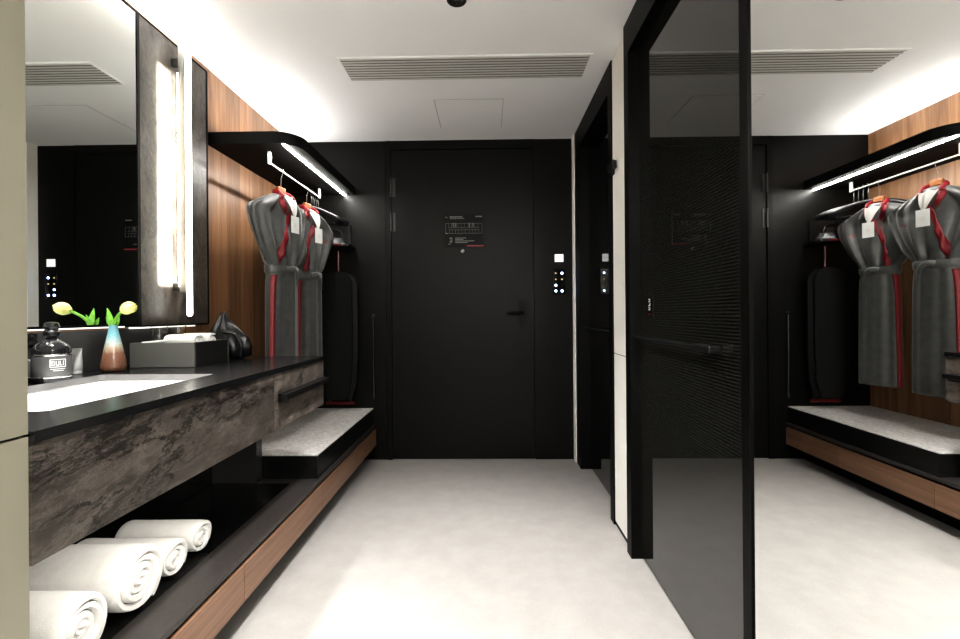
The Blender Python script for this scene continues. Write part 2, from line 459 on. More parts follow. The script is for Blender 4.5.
def downlight(x, y, power, label, size=.05, spot=95):
    e = empty('downlight', (x, y, H), label, 'downlight', 'recessed ceiling downlights')
    bm = bmesh.new(); lathe(bm, [(.05, H-.0003), (.052, H-.004), (.044, H-.006), (.042, H-.001)], x, y, 28); link('trim_ring', bm, M['white_metal'], e, smooth='auto')
    bm = bmesh.new(); lathe(bm, [(.040, H-.0003), (.040, H-.002)], x, y, 28); link('diffuser', bm, M['downlight'], e)
    l = bpy.data.lights.new('downlight_beam', 'SPOT'); l.energy = power; l.spot_size = math.radians(spot); l.spot_blend = 1.0
    l.color = (1, .985, .965); l.shadow_soft_size = size
    o = bpy.data.objects.new('downlight_beam', l); C.objects.link(o); o.location = (x, y, H-.03); o.parent = None
downlight(-.12, 1.62, 142, 'recessed round downlight in the ceiling nearest the vanity sink', spot=75)
downlight(-.12, .45, 30, 'recessed round downlight in the ceiling beside the tall mirror')
downlight(-.12, -.9, 40, 'recessed round downlight in the ceiling farthest from the entry door')

downlight(-1.08, 1.12, 130, 'unseen round downlight added in the ceiling right over the sink', spot=60)  # unseen lamp, added to brighten the sink basin

# ------------------------------------------------------------------ vanity
YE = 2.155
van = empty('vanity_cabinet', (-1.1, 1.5, .665), 'wall hung vanity cabinet with dark veined stone front', 'cabinet')
bm = bmesh.new(); box(bm, XL+.001, VF-.022, YN+.001, YE-.002, .667, .685)
box(bm, XL+.001, XL+.016, YN+.001, YE-.002, .6855, VZ-.0215); box(bm, VF-.036, VF-.022, YN+.001, YE-.002, .6855, VZ-.0215)
box(bm, XL+.0165, VF-.0365, YN+.001, YN+.016, .6855, VZ-.0215); box(bm, XL+.0165, VF-.0365, YE-.017, YE-.002, .6855, VZ-.0215); box(bm, XL+.0165, VF-.0365, 1.645, 1.66, .6855, VZ-.0215)
link('carcass', bm, M['black_panel'], van)
link('front_panel', B(VF-.020, VF, YN+.001, 1.651, .665, VZ-.0215), M['stone_front'], van)
dr = link('drawer', B(VF-.020, VF, 1.654, YE, .665, VZ-.0215), M['stone_drawer'], van)
bm = bmesh.new()
tube(bm, [(VF+.02, 1.70, .782), (VF+.02, 2.135, .782)], .009, 4)
box(bm, VF+.004, VF+.034, 1.685, 1.70, .765, .797); box(bm, VF+.004, VF+.034, 1.70, 2.138, .779, .797)
box(bm, VF-.002, VF+.010, 1.685, 2.138, .765, .797)
link('handle', bm, M['black_metal'], dr)
ct = link('countertop', bmesh.new(), M['counter'])
link('light_strip', B(VF-.034, VF-.024, YN+.05, 1.66, .660, .6665), M['under_led'], van)
# countertop slab with a sink cut-out
sx0, sx1, sy0, sy1 = -1.315, -.925, .93, 1.515
bm = bmesh.new(); z0, z1 = VZ-.020, VZ
def ring_slab(bm, ox0, ox1, oy0, oy1, r=.02):
    outer = [(ox0, oy0), (ox1, oy0), (ox1, oy1), (ox0, oy1)]
    inner = []
    for cx, cy, a0 in ((sx0+r, sy0+r, PI), (sx1-r, sy0+r, 1.5*PI), (sx1-r, sy1-r, 0), (sx0+r, sy1-r, .5*PI)):
        for k in range(5): a = a0+k*PI/8; inner.append((cx+r*math.cos(a), cy+r*math.sin(a)))
    for z, up in ((z1, True), (z0, False)):
        pass
    OT = [bm.verts.new((*p, z1)) for p in outer]; IT = [bm.verts.new((*p, z1)) for p in inner]
    OB = [bm.verts.new((*p, z0)) for p in outer]; IB = [bm.verts.new((*p, z0)) for p in inner]
    n = 5
    for O, I in ((OT, IT), (OB, IB)):
        for c in range(4):
            seg = I[c*n:(c+1)*n]
            for a, b in zip(seg, seg[1:]): bm.faces.new((O[c], a, b))
            bm.faces.new((O[c], seg[-1], I[((c+1)*n) % 20], O[(c+1) % 4]))
    for i in range(20): bm.faces.new((IT[i], IT[(i+1) % 20], IB[(i+1) % 20], IB[i])).material_index = 1
    for i in range(4): bm.faces.new((OT[i], OT[(i+1) % 4], OB[(i+1) % 4], OB[i]))
ring_slab(bm, XL+.001, VF+.006, YN+.001, YE+.002)
bpy.data.objects.remove(ct)
ct = link('countertop', bm, [M['counter'], M['sink_rim']])
tag(ct, 'long black stone countertop over the veined stone vanity', 'countertop')
# basin
snk = empty('sink', (-1.12, 1.22, VZ-.15), 'white rectangular undermount sink set in the black countertop', 'sink')
bm = bmesh.new()
def rr(x0, x1, y0, y1, r, z):
    out = []
    for cx, cy, a0 in ((x0+r, y0+r, PI), (x1-r, y0+r, 1.5*PI), (x1-r, y1-r, 0), (x0+r, y1-r, .5*PI)):
        for k in range(6): a = a0+k*PI/10; out.append(bm.verts.new((cx+r*math.cos(a), cy+r*math.sin(a), z)))
    return out
rings = [rr(sx0-.004, sx1+.004, sy0-.004, sy1+.004, .022, VZ-.0205), rr(sx0+.004, sx1-.004, sy0+.004, sy1-.004, .03, VZ-.03),
         rr(sx0+.012, sx1-.012, sy0+.012, sy1-.012, .04, VZ-.10), rr(sx0+.05, sx1-.05, sy0+.05, sy1-.05, .05, VZ-.128), rr(sx0+.15, sx1-.15, sy0+.2, sy1-.2, .03, VZ-.134)]
for a, b in zip(rings, rings[1:]):
    for i in range(24): bm.faces.new((a[i], a[(i+1) % 24], b[(i+1) % 24], b[i]))
bm.faces.new(rings[-1])
link('basin', bm, M['porcelain'], snk, smooth=True)
bm = bmesh.new(); lathe(bm, [(.024, VZ-.134), (.024, VZ-.131), (.018, VZ-.130), (.004, VZ-.132)], -1.12, 1.22, 24); link('drain', bm, M['chrome'], snk, smooth='auto')

# backsplash
bs = link('backsplash', B(XL+.0005, XL+.013, YN+.001, YE-.05, VZ+.0005, 1.045), M['backsplash'])
tag(bs, 'glossy black splashback strip between countertop and mirror cabinet', 'backsplash')
# mirror cabinet
MX = -1.388
mc = empty('mirror_cabinet', (-1.42, 1.3, 1.06), 'wall mirror cabinet with thin black edging above the sink', 'mirror')
link('carcass', B(XL+.001, MX-.007, YN+.001, 1.781, 1.06, 2.312), M['black_frame'], mc)
link('mirror_pane', B(MX-.006, MX, YN+.003, 1.770, 1.066, 2.305), M['mirror_left'], mc)
bm = bmesh.new()
box(bm, MX-.007, MX+.003, 1.770, 1.783, 1.06, 2.315); box(bm, MX-.007, MX+.003, YN+.002, 1.770, 2.305, 2.315); box(bm, MX-.007, MX+.003, YN+.002, 1.770, 1.058, 1.066)
link('edge_trim', bm, M['black_frame'], mc)
link('light_strip', B(XL+.014, XL+.03, .82, 1.76, 1.052, 1.0595), M['cove_dim'], mc)
link('cove_strip', B(XL+.02, XL+.05, .82, 1.77, 2.313, 2.322), M['cove_dim'], mc)
sp_ = empty('stone_panel', (-1.42, 2.0, 1.06), 'tall dark veined stone panel with black edge behind the vertical lamp', 'wall panel')
link('light_strip', B(XL+.014, XL+.03, 1.80, 2.19, 1.045, 1.0515), M['cove_dim'], sp_)
link('slab', B(XL+.001, MX, 1.785, 2.216, 1.06, 2.308), M['stone_wall'], sp_)
bm = bmesh.new(); box(bm, XL+.001, MX+.003, 2.217, 2.224, 1.056, 2.314); box(bm, XL+.001, MX+.003, 1.785, 2.217, 2.309, 2.315); box(bm, XL+.001, MX+.003, 1.785, 2.217, 1.052, 1.059)
link('edge_trim', bm, M['black_frame'], sp_)
link('cove_strip', B(XL+.02, XL+.05, 1.79, 2.20, 2.3155, 2.323), M['cove_dim'], sp_)
# vertical lamp
LY = 1.975
lp = empty('vertical_wall_lamp', (-1.28, LY, 1.09), 'slim vertical light bar mounted in front of the stone panel', 'lamp')
link('housing', B(-1.358, -1.3275, LY-.007, LY+.007, 1.20, 2.312), M['satin_metal'], lp, bevel=.001)
bm = bmesh.new()
prof = [(-1.327, 1.104), (-1.324, 1.097), (-1.3175, 1.094), (-1.311, 1.097), (-1.308, 1.104), (-1.308, 2.306), (-1.311, 2.314), (-1.327, 2.315)]
prism(bm, prof, 'y', LY-.006, LY+.006)
link('diffuser', bm, M['lamp_led'], lp)
link('back_light', B(-1.3625, -1.3590, LY-.006, LY+.006, 1.225, 2.17), M['lamp_back'], lp)
for z in (2.20, 1.205): link('bracket', B(MX+.0005, -1.34, LY-.0055, LY+.0055, z, z+.035), M['dark_metal'], lp)

# ------------------------------------------------------------------ lower shelf, bench, drawers
sh = link('lower_shelf', B(XL+.001, -.845, YN+.001, 2.256, .258, .268), M['shelf_black'])
bm = bmesh.new(); box(bm, XL+.001, -.845, YN+.001, D-.001, .250, .268)
bpy.data.objects.remove(sh)
sh = link('lower_shelf', bm, M['shelf_black'], bevel=.001, seg=1)
shade_sheet = link('shelf_shade', B(-1.355, -.972, YN+.003, 2.194, .2682, .270), M['black_gloss'], sh, label='glossy black sheet for the shade under the vanity')  # black sheet put where the vanity's shade falls on the shelf
tag(sh, 'long low black stone shelf running under the vanity', 'shelf')
bpl = link('back_panel', B(XL+.001, -1.36, YN+.001, 1.395, .269, .664), M['black_gloss'])
tag(bpl, 'glossy black recessed panel under the vanity behind the largest rolled towels', 'panel')
bpl = link('back_panel', B(XL+.001, -1.36, 1.398, 2.195, .269, .664), M['black_gloss'])
tag(bpl, 'glossy black recessed panel under the vanity beside the grey side support', 'panel')
sd = link('side_support', B(XL+.001, -1.14, 2.198, 2.252, .269, .664), plain('support_grey', (.035, .034, .033), .25))
tag(sd, 'dark grey upright support panel under the end of the vanity', 'support panel')
be = empty('bench', (-1.15, 2.8, .268), 'low black bench with speckled grey stone top below the hanging robes', 'bench')
link('base', B(XL+.001, -.861, 2.258, D-.001, .269, .383), M['bench_black'], be)
link('top', B(XL+.001, -.862, 2.259, D-.001, .3835, .39), M['pad'], be)
dc = empty('drawer_cabinet', (-1.1, 2, 0), 'long low cabinet of brown wooden drawers above the floor', 'drawer cabinet')
link('carcass', B(XL+.002, -.858, YN+.001, D-.002, .112, .2495), M['black_frame'], dc)
link('plinth', B(XL+.002, -.97, YN+.001, D-.002, 0, .112), M['black_frame'], dc)
ys = [YN+.001, 1.535, 2.266, 2.862, D-.003]
for a, b in zip(ys, ys[1:]):
    link('drawer', B(-.857, -.842, a+.0015, b-.0015, .11, .236), M['wood_drawer'], dc)

# ------------------------------------------------------------------ overhead shelf
oh = empty('overhead_shelf', (-1.2, 2.9, 2.0), 'black wall shelf with rounded corner and light strip above the robes', 'shelf')
def shelf_poly(x1, y0, r, n=10):
    p = [(XL+.001, y0), ]
    for k in range(n+1):
        a = -PI/2 + k*PI/2/n; p.append((x1-r+r*math.cos(a), y0+r+r*math.sin(a)))
    p += [(x1, D-.001), (XL+.001, D-.001)]
    return p
bm = bmesh.new(); prism(bm, shelf_poly(-.99, 2.335, .13), 'z', 1.996, 2.058)
link('board', bm, M['shelf_matt'], oh, smooth='auto')
link('light_strip', B(-1.068, -1.056, 2.35, D-.004, 1.990, 1.9958), M['led'], oh)
link('uplight_strip', B(XL+.03, XL+.05, 2.5, D-.06, 2.0585, 2.068), M['cove'], oh)

RX, RZ = -1.19, 1.935
rd = empty('clothes_rail', (RX, 2.8, RZ), 'slim white metal hanging rail under the black overhead shelf', 'rail')
bm = bmesh.new(); tube(bm, [(RX, 2.455, RZ), (RX, 3.20, RZ)], .0052, 12); link('rod', bm, M['white_metal'], rd, smooth='auto')
for y in (2.46, 3.195):
    bm = bmesh.new(); box(bm, RX-.006, RX+.006, y-.010, y+.010, RZ-.008, 1.9955)
    link('bracket', bm, M['white_metal'], rd)

# ------------------------------------------------------------------ robes & hangers
# local frame: u along the shoulders, v out of the chest, z world; origin at rail height below the hook
PROF = [(1.800, .034, .030), (1.795, .055, .038), (1.782, .088, .046), (1.765, .125, .052), (1.742, .168, .056), (1.718, .208, .055), (1.698, .236, .050), (1.680, .246, .046),
        (1.65, .245, .048), (1.60, .232, .055), (1.55, .210, .062), (1.50, .185, .066), (1.45, .156, .066), (1.41, .130, .062), (1.375, .108, .056),
        (1.335, .104, .054), (1.30, .112, .056), (1.22, .117, .054), (1.10, .119, .052), (.95, .121, .050), (.80, .123, .049), (.68, .124, .049), (.612, .124, .048)]
def prof_at(z):
    for (za, wa, ta), (zb, wb, tb) in zip(PROF, PROF[1:]):
        if za >= z >= zb:
            t = (za-z)/(za-zb) if za > zb else 0
            return wa+(wb-wa)*t, ta+(tb-ta)*t
    return PROF[-1][1:] if z < PROF[-1][0] else PROF[0][1:]
def folds(q, z, ph):
    if z > 1.375:
        k = min(1, (1.80-z)/.12)*min(1, (z-1.34)/.05)
        return k*(.017*(1-2*abs(math.sin(5.2*q+ph+1.6*(1.8-z)))**.8) + .011*(1-2*abs(math.sin(9.5*q-ph*1.7+3*(1.7-z)))**.8) + .003*math.sin(33*q+ph*3))
    k = min(1, (1.375-z)/.06)
    return k*(.004*math.sin(6*q+ph) + .0025*math.sin(13*q+2*ph+1.5*z))
def surf(q, z, ph, out=0.0):
    """front point at normalised width q in [-1,1]"""
    W, T = prof_at(z)
    return (q*W, T*max(0, 1-abs(q)**2.6)**.5*1.0 + folds(q, z, ph) + out, z)
def make_robe(ph):
    root = empty('bathrobe', (0, 0, 0))
    bm = bmesh.new(); N = 72; rings = []
    zs = [PROF[0][0]]
    for a, b in zip(PROF, PROF[1:]):
        k = max(1, int((a[0]-b[0])/.02))
        for i in range(1, k+1): zs.append(a[0]+(b[0]-a[0])*i/k)
    for z in zs:
        W, T = prof_at(z); rg = []
        for i in range(N):
            a = 2*PI*i/N; c, s_ = math.cos(a), math.sin(a)
            q = math.copysign(abs(c)**.9, c); vv = math.copysign(max(0, 1-abs(q)**2.6)**.5, s_)*T
            f = folds(q, z, ph if s_ > 0 else ph+2)
            vv += f if s_ >= 0 else -f
            rg.append(bm.verts.new((q*W, vv, z)))
        rings.append(rg)
    for a, b in zip(rings, rings[1:]):
        for i in range(N): bm.faces.new((a[i], a[(i+1) % N], b[(i+1) % N], b[i]))
    bm.faces.new(rings[-1])
    link('gown', bm, M['robe'], root, smooth=True, local=True)
    # red shawl collar: strips laid over the front
    def strip(path, wdt, thick=.004, name='collar', mat='red', label=None, out=.004):
        bm = bmesh.new(); pr = []
        P = spline([(q, z, 0) for q, z in path], 8)
        for i, p in enumerate(P):
            W, T = prof_at(p.y); dq = wdt/2/W
            row = []
            for s_ in (-1, -.33, .33, 1):
                q = max(-.99, min(.99, p.x+s_*dq)); row.append(bm.verts.new(surf(q, p.y, ph, out)))
            pr.append(row)
        for a, b in zip(pr, pr[1:]):
            for k in range(3): bm.faces.new((a[k], a[k+1], b[k+1], b[k]))
        ex = bmesh.ops.extrude_face_region(bm, geom=list(bm.faces))
        for g in ex['geom']:
            if isinstance(g, bmesh.types.BMVert): g.co.y -= thick
        return link(name, bm, M[mat], root, smooth=True, local=True, label=label)
    # collar round the back of the neck
    bm = bmesh.new()
    pts = spline([(-.045, .052, 1.770), (-.052, .02, 1.800), (-.035, -.02, 1.815), (0, -.034, 1.818), (.035, -.02, 1.815), (.052, .02, 1.800), (.045, .052, 1.770)], 6)
    tube(bm, pts, .016, 8, flat=.55)
    link('neckband', bm, M['red'], root, smooth=True, local=True)
    strip([(-.50, 1.778), (-.25, 1.73), (-.06, 1.68), (.02, 1.655)], .034, name='lapel')
    strip([(.50, 1.778), (.20, 1.73), (.02, 1.67), (-.10, 1.60), (-.24, 1.53), (-.42, 1.45), (-.62, 1.385)], .028, name='lapel', out=.006)
    strip([(-.93, 1.325), (-.95, 1.2), (-.955, 1.0), (-.96, .8), (-.96, .616)], .026, name='front_trim', out=.003)
    # belt
    bm = bmesh.new(); rg = []
    for z, e in ((1.382, .002), (1.376, .008), (1.345, .009), (1.334, .003)):
        W, T = prof_at(z); W += e; T += e
        rg.append([bm.verts.new((math.copysign(abs(math.cos(2*PI*i/48))**.9, math.cos(2*PI*i/48))*W, math.copysign(max(0, 1-abs(math.cos(2*PI*i/48))**2.34)**.5, math.sin(2*PI*i/48))*T, z)) for i in range(48)])
    for a, b in zip(rg, rg[1:]):
        for i in range(48): bm.faces.new((a[i], a[(i+1) % 48], b[(i+1) % 48], b[i]))
    bl = link('belt', bm, M['robe'], root, smooth=True, local=True)
    bm = bmesh.new(); tube(bm, spline([(-.03, .066, 1.36), (.0, .085, 1.365), (.035, .075, 1.345), (.05, .066, 1.32), (.055, .064, 1.27)], 6), [.016]*20+[.012]*5, 8, flat=.5)
    link('knot', bm, M['robe'], bl, smooth=True, local=True)
    # ribbon and hang tag
    bm = bmesh.new(); rows = []
    for i in range(10):
        t = i/9; hw = .040*(1-t)**.8+.010; z = 1.775-.103*t; cx = .002+.018*t
        rows.append([bm.verts.new((cx+hw*w_, .060+.020*math.sin(PI*min(1, .15+t*.6))+.0035*math.cos(w_*7.5+ph)*(1-t*.4)-.012*abs(w_)*(1-t), z+.006*math.cos(w_*5)*(1-t))) for w_ in [k/7-1 for k in range(15)]])
    for a, b in zip(rows, rows[1:]):
        for k in range(14): bm.faces.new((a[k], a[k+1], b[k+1], b[k]))
    link('ribbon', bm, M['ribbon'], root, smooth=True, local=True)
    bm = bmesh.new(); box(bm, -.014, .054, .078, .0795, 1.575, 1.672)
    tg = link('hang_tag', bm, M['paper'], root, local=True)
    bm = bmesh.new()
    for i, wd in enumerate((.02, .03, .024)): box(bm, .02-wd/2, .02+wd/2, .0796, .0802, 1.61+i*.009, 1.613+i*.009)
    link('print', bm, M['vent'], tg, local=True)
    # embroidered mark on the far chest
    bm = bmesh.new()
    for q0, q1, z0_, z1_ in ((.52, .58, 1.600, 1.606), (.58, .63, 1.604, 1.614), (.62, .70, 1.606, 1.611), (.54, .64, 1.593, 1.598)):
        c = [surf(q0, z0_, ph, .004), surf(q1, z0_, ph, .004), surf(q1, z1_, ph, .004), surf(q0, z1_, ph, .004)]
        bm.faces.new([bm.verts.new(p) for p in c])
    link('embroidery', bm, M['red_plastic'], root, local=True, label='small red stitched mark on the chest')
    return root

def make_hanger():
    root = empty('clothes_hanger', (0, 0, 0))
    # yoke: shaped wooden shoulders
    bm = bmesh.new(); pts = []; rad = []
    for i in range(17):
        u = -.18+.36*i/16; pts.append((u, 0, 1.790-.42*abs(u)-.4*u*u)); rad.append(.010-.003*abs(u)/.18)
    tube(bm, pts, rad, 10, flat=.7)
    link('yoke', bm, M['hanger_wood'], root, smooth=True, local=True)
    bm = bmesh.new(); box(bm, -.030, .030, -.011, .011, 1.806, 1.842)
    link('neck_block', bm, M['hanger_wood'], root, local=True, bevel=.005)
    bm = bmesh.new(); pts = [(0, 0, 1.838), (0, 0, 1.90)]
    for k in range(11):
        a = -PI/2+.35 + k*(PI*1.25)/10
        pts.append((0, .0175*math.cos(a)+.0, 1.934+.0175*math.sin(a)))
    pts = [(0, 0, 1.838), (0, 0, 1.895), (0, .010, 1.915)] + [(0, .0155*math.cos(a), 1.938+.0155*math.sin(a)) for a in [(-.6+k*.32) for k in range(13)]]
    tube(bm, pts, .0022, 6)
    link('hook', bm, M['chrome'], root, smooth=True, local=True)
    return root

# v axis (chest) must point to +X : rotate so that local +x (u) -> (sin a, cos a)?  u=+1 is the far shoulder
def place(root, x, y, ang):
    # want local x -> d = (sin ang, cos ang, 0) (mostly +Y), local y -> (cos ang, -sin ang) (mostly +X): mirrored basis -> flip via negative scale avoided: mesh built with v sign flipped below
    root.location = (x, y, -.005)
    root.rotation_euler = (0, 0, PI/2-ang)
def flip_v(root):
    for ch in root.children:
        if ch.type == 'MESH' and not ch.data.get('fl'):
            for vv in ch.data.vertices: vv.co.y = -vv.co.y
            ch.data.flip_normals(); ch.data['fl'] = 1
        flip_v(ch)
for i, (y, ang, ph, lb, lh) in enumerate(((2.595, math.radians(14), .4, 'grey robe with red collar and white tag, nearest the vanity counter', 'wooden hanger with chrome hook holding the robe nearest the vanity'),
                               (2.97, math.radians(20), 2.1, 'grey robe with red collar and white tag, behind the first beside the black hangers', 'wooden hanger with chrome hook holding the robe beside the black hangers'))):
    r = make_robe(ph); tag(r, lb, 'robe', 'grey robes on the clothes rail'); flip_v(r); place(r, RX, y, ang)
    h = make_hanger() if i == 0 else copy_tree(h0)
    if i == 0: h0 = h
    tag(h, lh, 'hanger', 'wooden hangers under the robes')
    if i == 0: flip_v(h)
    place(h, RX, y, ang)

# black hangers with clips at the end of the rail
def make_black_hanger():
    root = empty('clothes_hanger', (0, 0, 0))
    bm = bmesh.new(); pts = []; rad = []
    for i in range(17):
        u = -.215+.43*i/16; pts.append((u, 0, 1.835-1.1*u*u-.25*abs(u)*.3)); rad.append(.012+.010*abs(u)/.215)
    tube(bm, pts, rad, 10, flat=.9)
    link('yoke', bm, M['black_plastic'], root, smooth=True, local=True)
    bm = bmesh.new(); tube(bm, [(-.19, 0, 1.775), (-.17, 0, 1.75), (.17, 0, 1.75), (.19, 0, 1.775)], .005, 8)
    link('trouser_bar', bm, M['dark_metal'], root, smooth=True, local=True)
    bm = bmesh.new(); pts = [(0, 0, 1.83), (0, 0, 1.895), (0, .010, 1.915)] + [(0, .0155*math.cos(a), 1.938+.0155*math.sin(a)) for a in [(-.6+k*.32) for k in range(13)]]
    tube(bm, pts, .0024, 6); link('hook', bm, M['dark_metal'], root, smooth=True, local=True)
    return root
bh = make_black_hanger()
BL = ['nearest the grey robes', 'second from the grey robes', 'third from the grey robes', 'last on the rail toward the back wall']
for i, (y, ang) in enumerate(((3.055, 36), (3.095, 38), (3.135, 43), (3.172, 49))):
    r = bh if i == 0 else copy_tree(bh)
    tag(r, 'empty black hanger on the rail, ' + BL[i], 'hanger', 'empty black hangers on the rail')
    place(r, RX, y, math.radians(ang))

# ------------------------------------------------------------------ ironing board, iron, shoehorn on the back wall
ib = empty('ironing_board', (-1.12, 3.33, .45), 'folded ironing board with dark cover hanging upright on the back wall', 'ironing board')
def board_poly(cx, w, z0, z1, n=10):
    p = [(cx-w*.62, z0), (cx+w*.62, z0), (cx+w*.92, z0+.12), (cx+w, z0+.35)]
    for k in range(n+1):
        a = k*PI/n; p.append((cx+w*math.cos(a), z1-w*.85+w*.85*math.sin(a)))
    p += [(cx-w, z0+.35), (cx-w*.92, z0+.12)]
    return p
bm = bmesh.new(); prism(bm, board_poly(-1.105, .118, .47, 1.415), 'y', 3.268, 3.292); link('cover', bm, plain('charcoal_cover', (.006, .0065, .006), .9, Specular_IOR_Level=.2), ib, bevel=.004)
bm = bmesh.new(); prism(bm, board_poly(-1.075, .122, .475, 1.41), 'y', 3.294, 3.304); link('board', bm, M['black_plastic'], ib)
bm = bmesh.new()
tube(bm, [(-1.17, 3.325, .44), (-1.13, 3.325, 1.35)], .011, 8); tube(bm, [(-1.02, 3.345, .44), (-1.07, 3.345, 1.35)], .011, 8)
link('leg', bm, M['black_metal'], ib, smooth='auto')
bm = bmesh.new(); tube(bm, [(-1.20, 3.325, .44), (-.985, 3.325, .44)], .012, 8); link('foot', bm, M['red_plastic'], ib, smooth='auto', label='red foot bar')
bm = bmesh.new(); tube(bm, [(-1.10, 3.325, 1.36), (-1.10, 3.325, 1.57)], .007, 8); link('hanging_strut', bm, M['red_plastic'], ib, smooth='auto', label='red hanging strut')
ir = empty('iron_holder', (-1.1, 3.3, 1.58), 'black wall bracket with a red edge holding the iron', 'wall bracket')
link('tray', B(-1.24, -.985, 3.20, 3.379, 1.585, 1.603), M['black_plastic'], ir, bevel=.004)
link('edge', B(-1.13, -1.035, 3.193, 3.199, 1.588, 1.60), M['red_plastic'], ir, label='red front edge')
link('back_plate', B(-1.2, -1.02, 3.365, 3.379, 1.604, 1.76), M['black_plastic'], ir)
io = empty('iron', (-1.1, 3.27, 1.603), 'black clothes iron resting in the wall bracket below the hangers', 'iron')
bm = bmesh.new()
so = [(-1.23, 3.23), (-1.20, 3.215), (-1.10, 3.22), (-1.03, 3.245), (-.995, 3.277), (-1.03, 3.31), (-1.10, 3.333), (-1.20, 3.338), (-1.23, 3.325)]
prism(bm, so, 'z', 1.6035, 1.611); link('soleplate', bm, M['dark_metal'], io)
bm = bmesh.new()
A = [bm.verts.new((x, y, 1.6115)) for x, y in so]; c0 = Vector((-1.13, 3.277))
Bv = [bm.verts.new((c0.x+(x-c0.x)*.72, c0.y+(y-c0.y)*.6, 1.655)) for x, y in so]
bm.faces.new(A[::-1]); bm.faces.new(Bv)
for i in range(len(so)): bm.faces.new((A[i], A[(i+1) % len(so)], Bv[(i+1) % len(so)], Bv[i]))
link('body', bm, M['black_plastic'], io, bevel=.002)
bm = bmesh.new(); tube(bm, spline([(-1.20, 3.277, 1.65), (-1.205, 3.277, 1.70), (-1.15, 3.277, 1.715), (-1.07, 3.277, 1.70), (-1.05, 3.277, 1.652)], 6), .011, 10); link('handle', bm, M['black_plastic'], io, smooth=True)

sn = empty('shoe_horn', (-.86, 3.36, .5), 'long thin black shoe horn hanging on the black wall beside the entry door', 'shoe horn')
bm = bmesh.new(); tube(bm, [(-.853, 3.357, .62), (-.853, 3.357, 1.07)], .0055, 8)
lathe(bm, [(.003, .45), (.010, .455), (.013, .50), (.011, .56), (.006, .62)], -.853, 3.357, 12, sy=.6)
link('shaft', bm, M['black_gloss'], sn, smooth='auto')
bm = bmesh.new(); tube(bm, [(-.853, 3.379, 1.09), (-.853, 3.35, 1.09)], .004, 8); tube(bm, [(-.853, 3.357, 1.068)] + [(-.853+.010*math.sin(a), 3.357, 1.08-.010*math.cos(a)) for a in [k*.6 for k in range(1, 11)]], .0018, 6)
link('hook', bm, M['dark_metal'], sn, smooth='auto')

# ------------------------------------------------------------------ door notice, card slot, switches
nt = empty('evacuation_notice', (-.18, D, 1.7), 'small black notice with a pale floor plan and red line on the entry door', 'notice')
nx0, nx1, nz0, nz1 = -.322, -.022, 1.592, 1.842
link('plate', B(nx0, nx1, D-.002, D+.003, nz0, nz1), M['black_frame'], nt)
def R(bm, u0, u1, v0, v1):   # fractions of the notice, v from the top
    w_, h_ = nx1-nx0, nz1-nz0
    box(bm, nx0+u0*w_, nx0+u1*w_, D-.0028, D-.0021, nz1-v1*h_, nz1-v0*h_)
bm = bmesh.new()
R(bm, .05, .10, .075, .10)
x = .16
for wd in (.03, .02, .035, .02, .03, .028, .02, .035, .03): R(bm, x, x+wd, .055, .095); x += wd+.008
x = .16
for wd in (.05, .03, .06, .04, .05, .07): R(bm, x, x+wd, .115, .135); x += wd+.012
link('heading', bm, M['grey_print'], nt); bm = bmesh.new()
x = .80
for wd in (.03, .04, .03, .05): R(bm, x, x+wd, .05, .085); x += wd+.006
link('page_code', bm, M['grey_print'], nt)
bm = bmesh.new(); t = .006
R(bm, .05, .97, .27, .27+t); R(bm, .05, .97, .57, .57+t); R(bm, .05, .05+t, .27, .57); R(bm, .97-t, .97, .27, .57)
for u in (.13, .20, .28, .36, .44, .52, .62, .70, .78, .86): R(bm, u, u+t*.8, .27, .40); R(bm, u+.02, u+.02+t*.8, .46, .57)
R(bm, .13, .90, .40, .40+t); R(bm, .13, .90, .46, .46+t)
for u in (.235, .30, .64, .73): R(bm, u, u+.02, .26, .38)
R(bm, .05, .10, .555, .585)
link('floor_plan', bm, M['grey_print'], nt)
bm = bmesh.new()
for k, (a, b) in enumerate(((.29, .57), (.29, .50), (.29, .77), (.29, .60))): R(bm, a, b, .70+k*.045, .72+k*.045)
for k in range(3): R(bm, .15+.02*(k % 2), .22, .70+k*.055, .73+k*.055)
R(bm, .12, .18, .88, .90)
link('small_print', bm, M['grey_print'], nt)
bm = bmesh.new(); R(bm, .58, 1.0, .93, .965); link('red_line', bm, M['red_print'], nt)

cs = empty('key_card_slot', (.54, D, 1.5), 'small white key card slot on the black wall beside the entry door', 'card slot')
link('plate', B(.510, .575, D-.005, D-.0005, 1.478, 1.535), M['card_white'], cs, bevel=.0008)
link('slot', B(.520, .565, D-.006, D-.0051, 1.504, 1.507), M['vent'], cs)
sw = empty('switch_panel', (.543, D, 1.3), 'black touch switch panel with glowing blue dots beside the entry door', 'switch panel')
link('plate', B(.495, .590, D-.004, D-.0005, 1.235, 1.425), M['black_gloss'], sw, bevel=.0008)
for (cx, z, m) in ((.517, 1.393, 'amber_led'), (.563, 1.393, 'blue_led'), (.517, 1.347, 'amber_led'), (.563, 1.347, 'amber_led'), (.517, 1.303, 'blue_led'), (.517, 1.26, 'blue_led'), (.563, 1.26, 'blue_led')):
    bm = bmesh.new(); r = .0085 if m == 'blue_led' else .006
    bmesh.ops.create_cone(bm, cap_ends=True, segments=16, radius1=r, radius2=r, depth=.002, matrix=Matrix.Translation((cx, D-.005, z)) @ Matrix.Rotation(PI/2, 4, 'X'))
    link('button', bm, M[m], sw)

